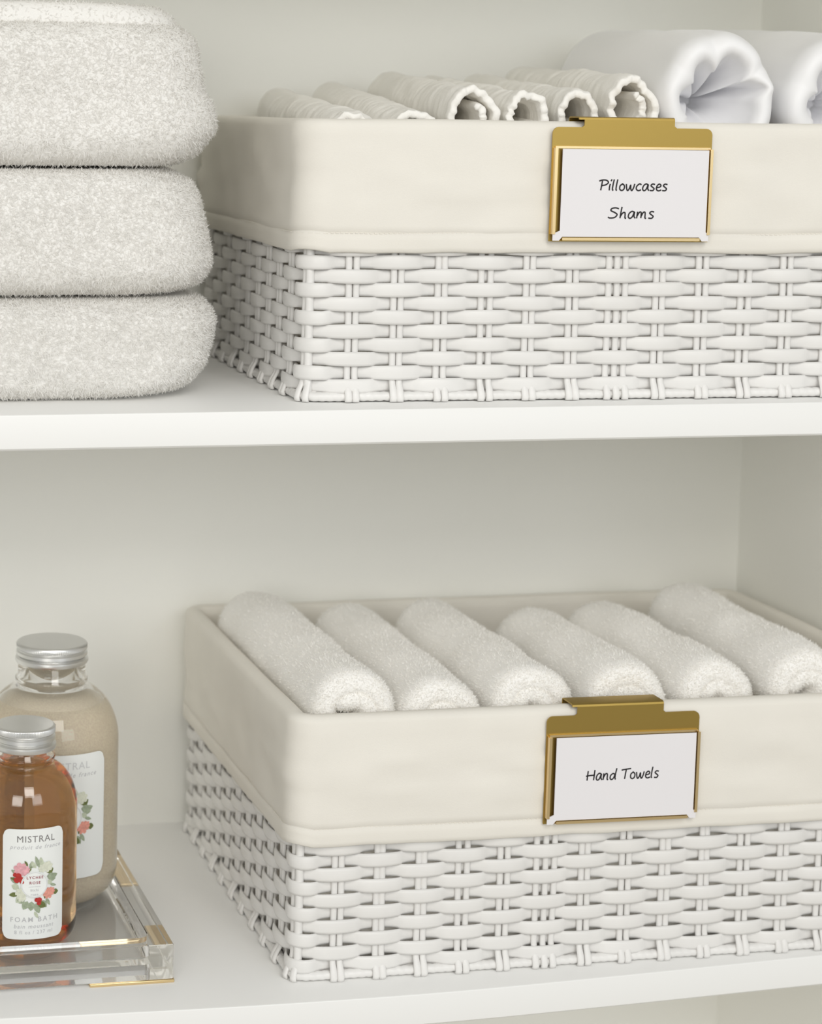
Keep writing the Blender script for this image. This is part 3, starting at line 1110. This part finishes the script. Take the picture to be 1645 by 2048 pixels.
def leaf_shape(x, y, L, w, rot):
    pts = [(0, 0), (0.25, 0.42), (0.55, 0.5), (0.82, 0.28), (1, 0), (0.82, -0.28), (0.55, -0.5), (0.25, -0.42)]
    c, s = math.cos(rot), math.sin(rot)
    v = [(x + a * L * c - b * w * s, y + a * L * s + b * w * c) for a, b in pts]
    return v, [(0, 1, 7), (1, 2, 6, 7), (2, 3, 5, 6), (3, 4, 5)]


def make_label(parent, R, z0, z1, ang, half, full):
    """paper label wrapped on a cylinder of radius R; u across in metres, w up"""
    Hh, Wl = z1 - z0, 2 * half * R

    def mp(u, w, d):
        a = -PI / 2 + ang + u / R
        return ((R + d) * math.cos(a), (R + d) * math.sin(a), (z0 + z1) / 2 + w)
    nu, rc = 36, 0.0045 * R / 0.031
    v, f = [], []
    nw = 9
    for i in range(nu + 1):
        u = -Wl / 2 + Wl * i / nu
        e = Wl / 2 - abs(u)
        cut = rc - math.sqrt(max(0, rc * rc - max(0, rc - e) ** 2)) if e < rc else 0
        for j in range(nw):
            w = (-Hh / 2 + cut) + (Hh - 2 * cut) * j / (nw - 1)
            v.append(mp(u, w, 0.00025))
    f = grid_faces(nu + 1, nw)
    lab = mesh('paper_label', v, f, M['label'], parent)
    lab['label'] = 'white paper label with a wreath of flowers'
    k = Hh / 0.070     # design scale
    acc = {}

    def put(kind, vf, dx=0.0, dy=0.0, d=0.0005, slope=0.0):
        vv, ff = vf
        V, Fc = acc.setdefault(kind, ([], []))
        b = len(V)
        V += [mp((p[0] + dx) * k, (p[1] + dy) * k, d) for p in vv]
        Fc += [tuple(a + b for a in q) for q in ff]

    silver = 'print_grey' if full else 'print_silver'
    put(('lettering', silver), text_mesh('MISTRAL', 0.0058, 1.12, 0.0), 0.001, 0.0285, 0.0004)
    put(('lettering', 'print_soft'), text_mesh('produit de france', 0.0036, 1.25, 0, 0.3), 0.001, 0.0235, 0.0004)
    if full:
        put(('lettering', 'print_soft'), text_mesh('FOAM BATH', 0.0044, 1.35, 0.00003), 0.0005, -0.0225, 0.0004)
        put(('lettering', 'print_soft'), text_mesh('bain moussant', 0.0036, 1.2, 0, 0.2), 0, -0.0268, 0.0004)
        put(('lettering', 'print_soft'), text_mesh('8 fl oz / 237 ml', 0.0032, 1.2), 0, -0.0306, 0.0004)
    put(('lettering', 'print_red'), text_mesh('LYCHEE', 0.0024, 1.3, 0.00002), 0.0002, 0.0045, 0.0012)
    put(('lettering', 'print_red'), text_mesh('ROSE', 0.0024, 1.3, 0.00002), 0.0002, 0.0012, 0.0012)
    put(('lettering', 'print_soft'), text_mesh('litchi', 0.0024, 1.1, 0), 0, -0.0034, 0.0012)
    put(('lettering', 'print_soft'), text_mesh('rose', 0.0024, 1.1, 0), 0, -0.0062, 0.0012)
    put(('lettering', 'print_soft'), ([(-0.0036, -0.0014), (0.0036, -0.0014), (0.0036, -0.0012), (-0.0036, -0.0012)], [(0, 1, 2, 3)]), 0, 0, 0.0012)
    # round badge
    put(('round_badge', 'label'), disc(0, 0, 0.0083, 0.0083, n=36), 0, 0, 0.0010)
    n = 48
    rv = [(r * math.cos(2 * PI * i / n), r * math.sin(2 * PI * i / n)) for i in range(n) for r in (0.0076, 0.00785)]
    put(('badge_ring', 'print_silver'), (rv, grid_faces(n, 2, wrap_u=True)), 0, 0, 0.0012)
    # wreath
    R_ = random.Random(5)

    def leaf(a, r, L, w, tilt, mat_):
        a, tilt = math.radians(a), math.radians(tilt)
        put(('printed_leaf', mat_), leaf_shape(r * math.cos(a), r * math.sin(a) * 1.15, L, w, tilt), d=0.0005 + R_.random() * 0.0001)
    for a, r, L, w, t, c in [
        (62, 0.0095, 0.0075, 0.0032, 95, 'leaf_c'), (72, 0.0095, 0.0080, 0.0024, 108, 'leaf_a'), (84, 0.0090, 0.0055, 0.0026, 125, 'leaf_c'),
        (52, 0.0100, 0.0050, 0.0040, 70, 'leaf_c'), (36, 0.0098, 0.0050, 0.0042, 28, 'leaf_b'), (26, 0.0088, 0.0060, 0.0046, -8, 'leaf_a'),
        (16, 0.0100, 0.0060, 0.0036, 15, 'leaf_a'), (4, 0.0100, 0.0046, 0.0014, 20, 'leaf_a'), (-4, 0.0100, 0.0048, 0.0018, -20, 'leaf_a'),
        (-24, 0.0132, 0.0040, 0.0036, -5, 'leaf_b'), (-48, 0.0110, 0.0056, 0.0022, -60, 'leaf_a'), (-66, 0.0100, 0.0062, 0.0040, -52, 'leaf_a'),
        (-78, 0.0105, 0.0060, 0.0042, -30, 'leaf_b'), (-86, 0.0105, 0.0070, 0.0040, -70, 'leaf_a'), (-100, 0.0095, 0.0060, 0.0046, -95, 'leaf_a'),
        (-114, 0.0100, 0.0060, 0.0044, -118, 'leaf_a'), (-128, 0.0095, 0.0055, 0.0044, -150, 'leaf_a'), (-90, 0.0150, 0.0052, 0.0020, -60, 'leaf_c'),
        (-140, 0.0100, 0.0055, 0.0040, -130, 'leaf_c'), (-152, 0.0110, 0.0060, 0.0030, -170, 'leaf_b'), (-168, 0.0095, 0.0050, 0.0040, -200, 'leaf_c'),
        (176, 0.0100, 0.0056, 0.0026, 150, 'leaf_a'), (166, 0.0105, 0.0050, 0.0020, 165, 'leaf_b'), (150, 0.0120, 0.0046, 0.0022, 150, 'leaf_a'),
        (112, 0.0110, 0.0040, 0.0016, 120, 'leaf_b'), (106, 0.0090, 0.0050, 0.0030, 75, 'leaf_a'), (120, 0.0080, 0.0040, 0.0020, 60, 'leaf_b'),
        (10, 0.0085, 0.0040, 0.0030, -40, 'leaf_c'), (-36, 0.0088, 0.0040, 0.0014, -100, 'leaf_b'),
    ]:
        leaf(a, r, L, w, t, c)

    def flower(a, r, s, mat_, sd, d0=0.0007):
        a = math.radians(a)
        x, y = r * math.cos(a), r * math.sin(a) * 1.15
        for i in range(7):
            b = 2 * PI * i / 7 + sd
            put(('printed_flower', mat_), disc(x + s * 0.55 * math.cos(b), y + s * 0.55 * math.sin(b), s * 0.55, s * 0.38, b, 9, 0.25, sd * 10 + i), d=d0)
        put(('printed_flower', mat_), disc(x, y, s * 0.5, s * 0.5, 0, 9, 0.2, sd), d=d0 + 0.0001)
    flower(135, 0.0118, 0.0043, 'pink', 1)
    flower(124, 0.0098, 0.0026, 'pink', 2)
    flower(48, 0.0122, 0.0034, 'ivory', 3)
    flower(60, 0.0100, 0.0026, 'ivory', 4)
    flower(-150, 0.0095, 0.0034, 'ivory', 5)
    flower(-138, 0.0105, 0.0026, 'ivory', 6)
    flower(-32, 0.0105, 0.0034, 'peach', 7)
    flower(-24, 0.0118, 0.0026, 'peach', 8)
    for (x, y, s) in ((-0.0098, 0.0056, 0.0019), (-0.0108, 0.0030, 0.0019), (-0.0084, 0.0034, 0.0019), (-0.0118, 0.0062, 0.0014), (-0.0076, 0.0018, 0.0013),
                      (0.0030, -0.0100, 0.0017), (0.0014, -0.0098, 0.0014), (0.0028, -0.0120, 0.0014)):
        put(('printed_berry', 'red'), disc(x, y, s, s, 0, 10), d=0.0009)
    for (nm, mt_), (V, Fc) in acc.items():
        mesh(nm, V, Fc, M[mt_], lab, smooth=False)
    return lab


# ------------------------------------------------------------------ glass bottles
def bottle(loc, R, zb, zs, zn, rn, zt, rcap, capz, cap_h, label_z, ang, half, full, name, label, cat):
    """zs top of the straight wall, zn foot of the neck, capz underside of the cap; z is local"""
    root = empty(name, loc)
    tag(root, label, cat)
    t = 0.0022
    rb = 0.012 * R / 0.031      # foot rounding
    out = [(R - rb - 0.004, 0.0), (R - rb, 0.0)]
    for i in range(1, 9):
        a = PI / 2 * i / 8
        out.append((R - rb + rb * math.sin(a), rb * 1.15 * (1 - math.cos(a))))
    for i in range(1, 8):
        out.append((R, rb * 1.15 + (zs - rb * 1.15) * i / 8))
    for i in range(0, 13):
        a = i / 12
        # quarter-ellipse shoulder easing into the neck
        c = math.cos(a * PI / 2)
        s = math.sin(a * PI / 2)
        out.append((rn + 0.0015 + (R - rn - 0.0015) * c ** 0.75, zs + (zn - zs) * (0.72 * s + 0.28 * a * a)))
    out += [(rn, zn + 0.0012), (rn, zn + 0.003), (rn + 0.0014, zn + 0.0042), (rn + 0.0014, zn + 0.0062), (rn - 0.0002, zn + 0.0072), (rn - 0.0004, capz + 0.006)]
    inner = []
    for (r, z) in reversed(out[1:]):
        inner.append((max(r - t, 0.004), z + (0.0045 if z < 0.001 else 0.0022 if z < rb else 0.0)))
    prof = out + [(rn - 0.001, capz + 0.0066)] + inner
    v, f = lathe(prof, 80)
    g = mesh('glass_body', v, f, M['glass'], root)
    bm = bmesh.new()
    bm.from_mesh(g.data)
    bmesh.ops.recalc_face_normals(bm, faces=bm.faces[:])
    bm.to_mesh(g.data)
    bm.free()
    # contents
    gap = -0.0004
    level = zs + (zn - zs) * (0.80 if not full else 1.0) + (0.0 if not full else 0.003)
    cont = []
    for (r, z) in out[1:]:
        z2 = z + (0.0047 if z < 0.001 else 0.0024 if z < rb else 0.0)
        if z2 <= level:
            cont.append((max(0.003, r - t - gap), z2))
    cont.append((cont[-1][0] * (0.55 if not full else 0.98), level + (0.003 if not full else 0.0002)))
    rm = None
    v, f = lathe(cont, 80)
    c_ = mesh('bath_salts' if not full else 'foam_bath_liquid', v, f, M['salt'] if not full else M['amber'], root)
    bm = bmesh.new()
    bm.from_mesh(c_.data)
    bmesh.ops.recalc_face_normals(bm, faces=bm.faces[:])
    bm.to_mesh(c_.data)
    bm.free()
    c_['label'] = 'pale beige bath salts' if not full else 'translucent amber liquid'
    # screw cap
    h = cap_h
    cp = [(rcap - 0.0016, capz), (rcap + 0.0002, capz + 0.0002), (rcap + 0.0009, capz + h * 0.12), (rcap + 0.0006, capz + h * 0.24), (rcap - 0.0012, capz + h * 0.30),
          (rcap - 0.0012, capz + h * 0.34), (rcap + 0.0003, capz + h * 0.42), (rcap + 0.0001, capz + h * 0.56), (rcap - 0.0010, capz + h * 0.62), (rcap - 0.0010, capz + h * 0.66)]
    kn = [(rcap, capz + h * 0.72), (rcap, capz + h * 0.92), (rcap - 0.0003, capz + h * 0.97), (rcap - 0.0009, capz + h), (rcap - 0.0016, capz + h * 1.0), (rcap * 0.5, capz + h * 0.995)]
    nseg = 240

    def rmod(a, k, r, z):
        return 0.00022 * (1 if round(a / (2 * PI) * nseg) % 2 else -1) if k in (10, 11) else 0
    v, f = lathe(cp + kn, nseg, cap0=False, rmod=rmod)
    sharp(mesh('screw_cap', v, f, M['alu'], root), 40)
    make_label(root, R, label_z[0], label_z[1], ang, half, full)
    return root


BZ = FLOOR_Z + 0.0003
bottle((-0.1561, 0.0700, BZ), 0.0337, 0, 0.0890, 0.1145, 0.0180, 0, 0.0192, 0.1250, 0.0150, (0.0125, 0.0830), math.radians(2), math.radians(34), True,
       'glass_bottle', 'short clear glass bottle of amber foam bath with aluminium cap, front of the tray', 'bottle')
bottle((-0.1253, 0.1475, BZ), 0.0455, 0, 0.107, 0.142, 0.0228, 0, 0.0236, 0.1585, 0.0135, (0.0240, 0.1075), math.radians(4), math.radians(36), False,
       'glass_bottle', 'tall clear glass jar bottle of beige bath salts behind the amber bottle', 'bottle')
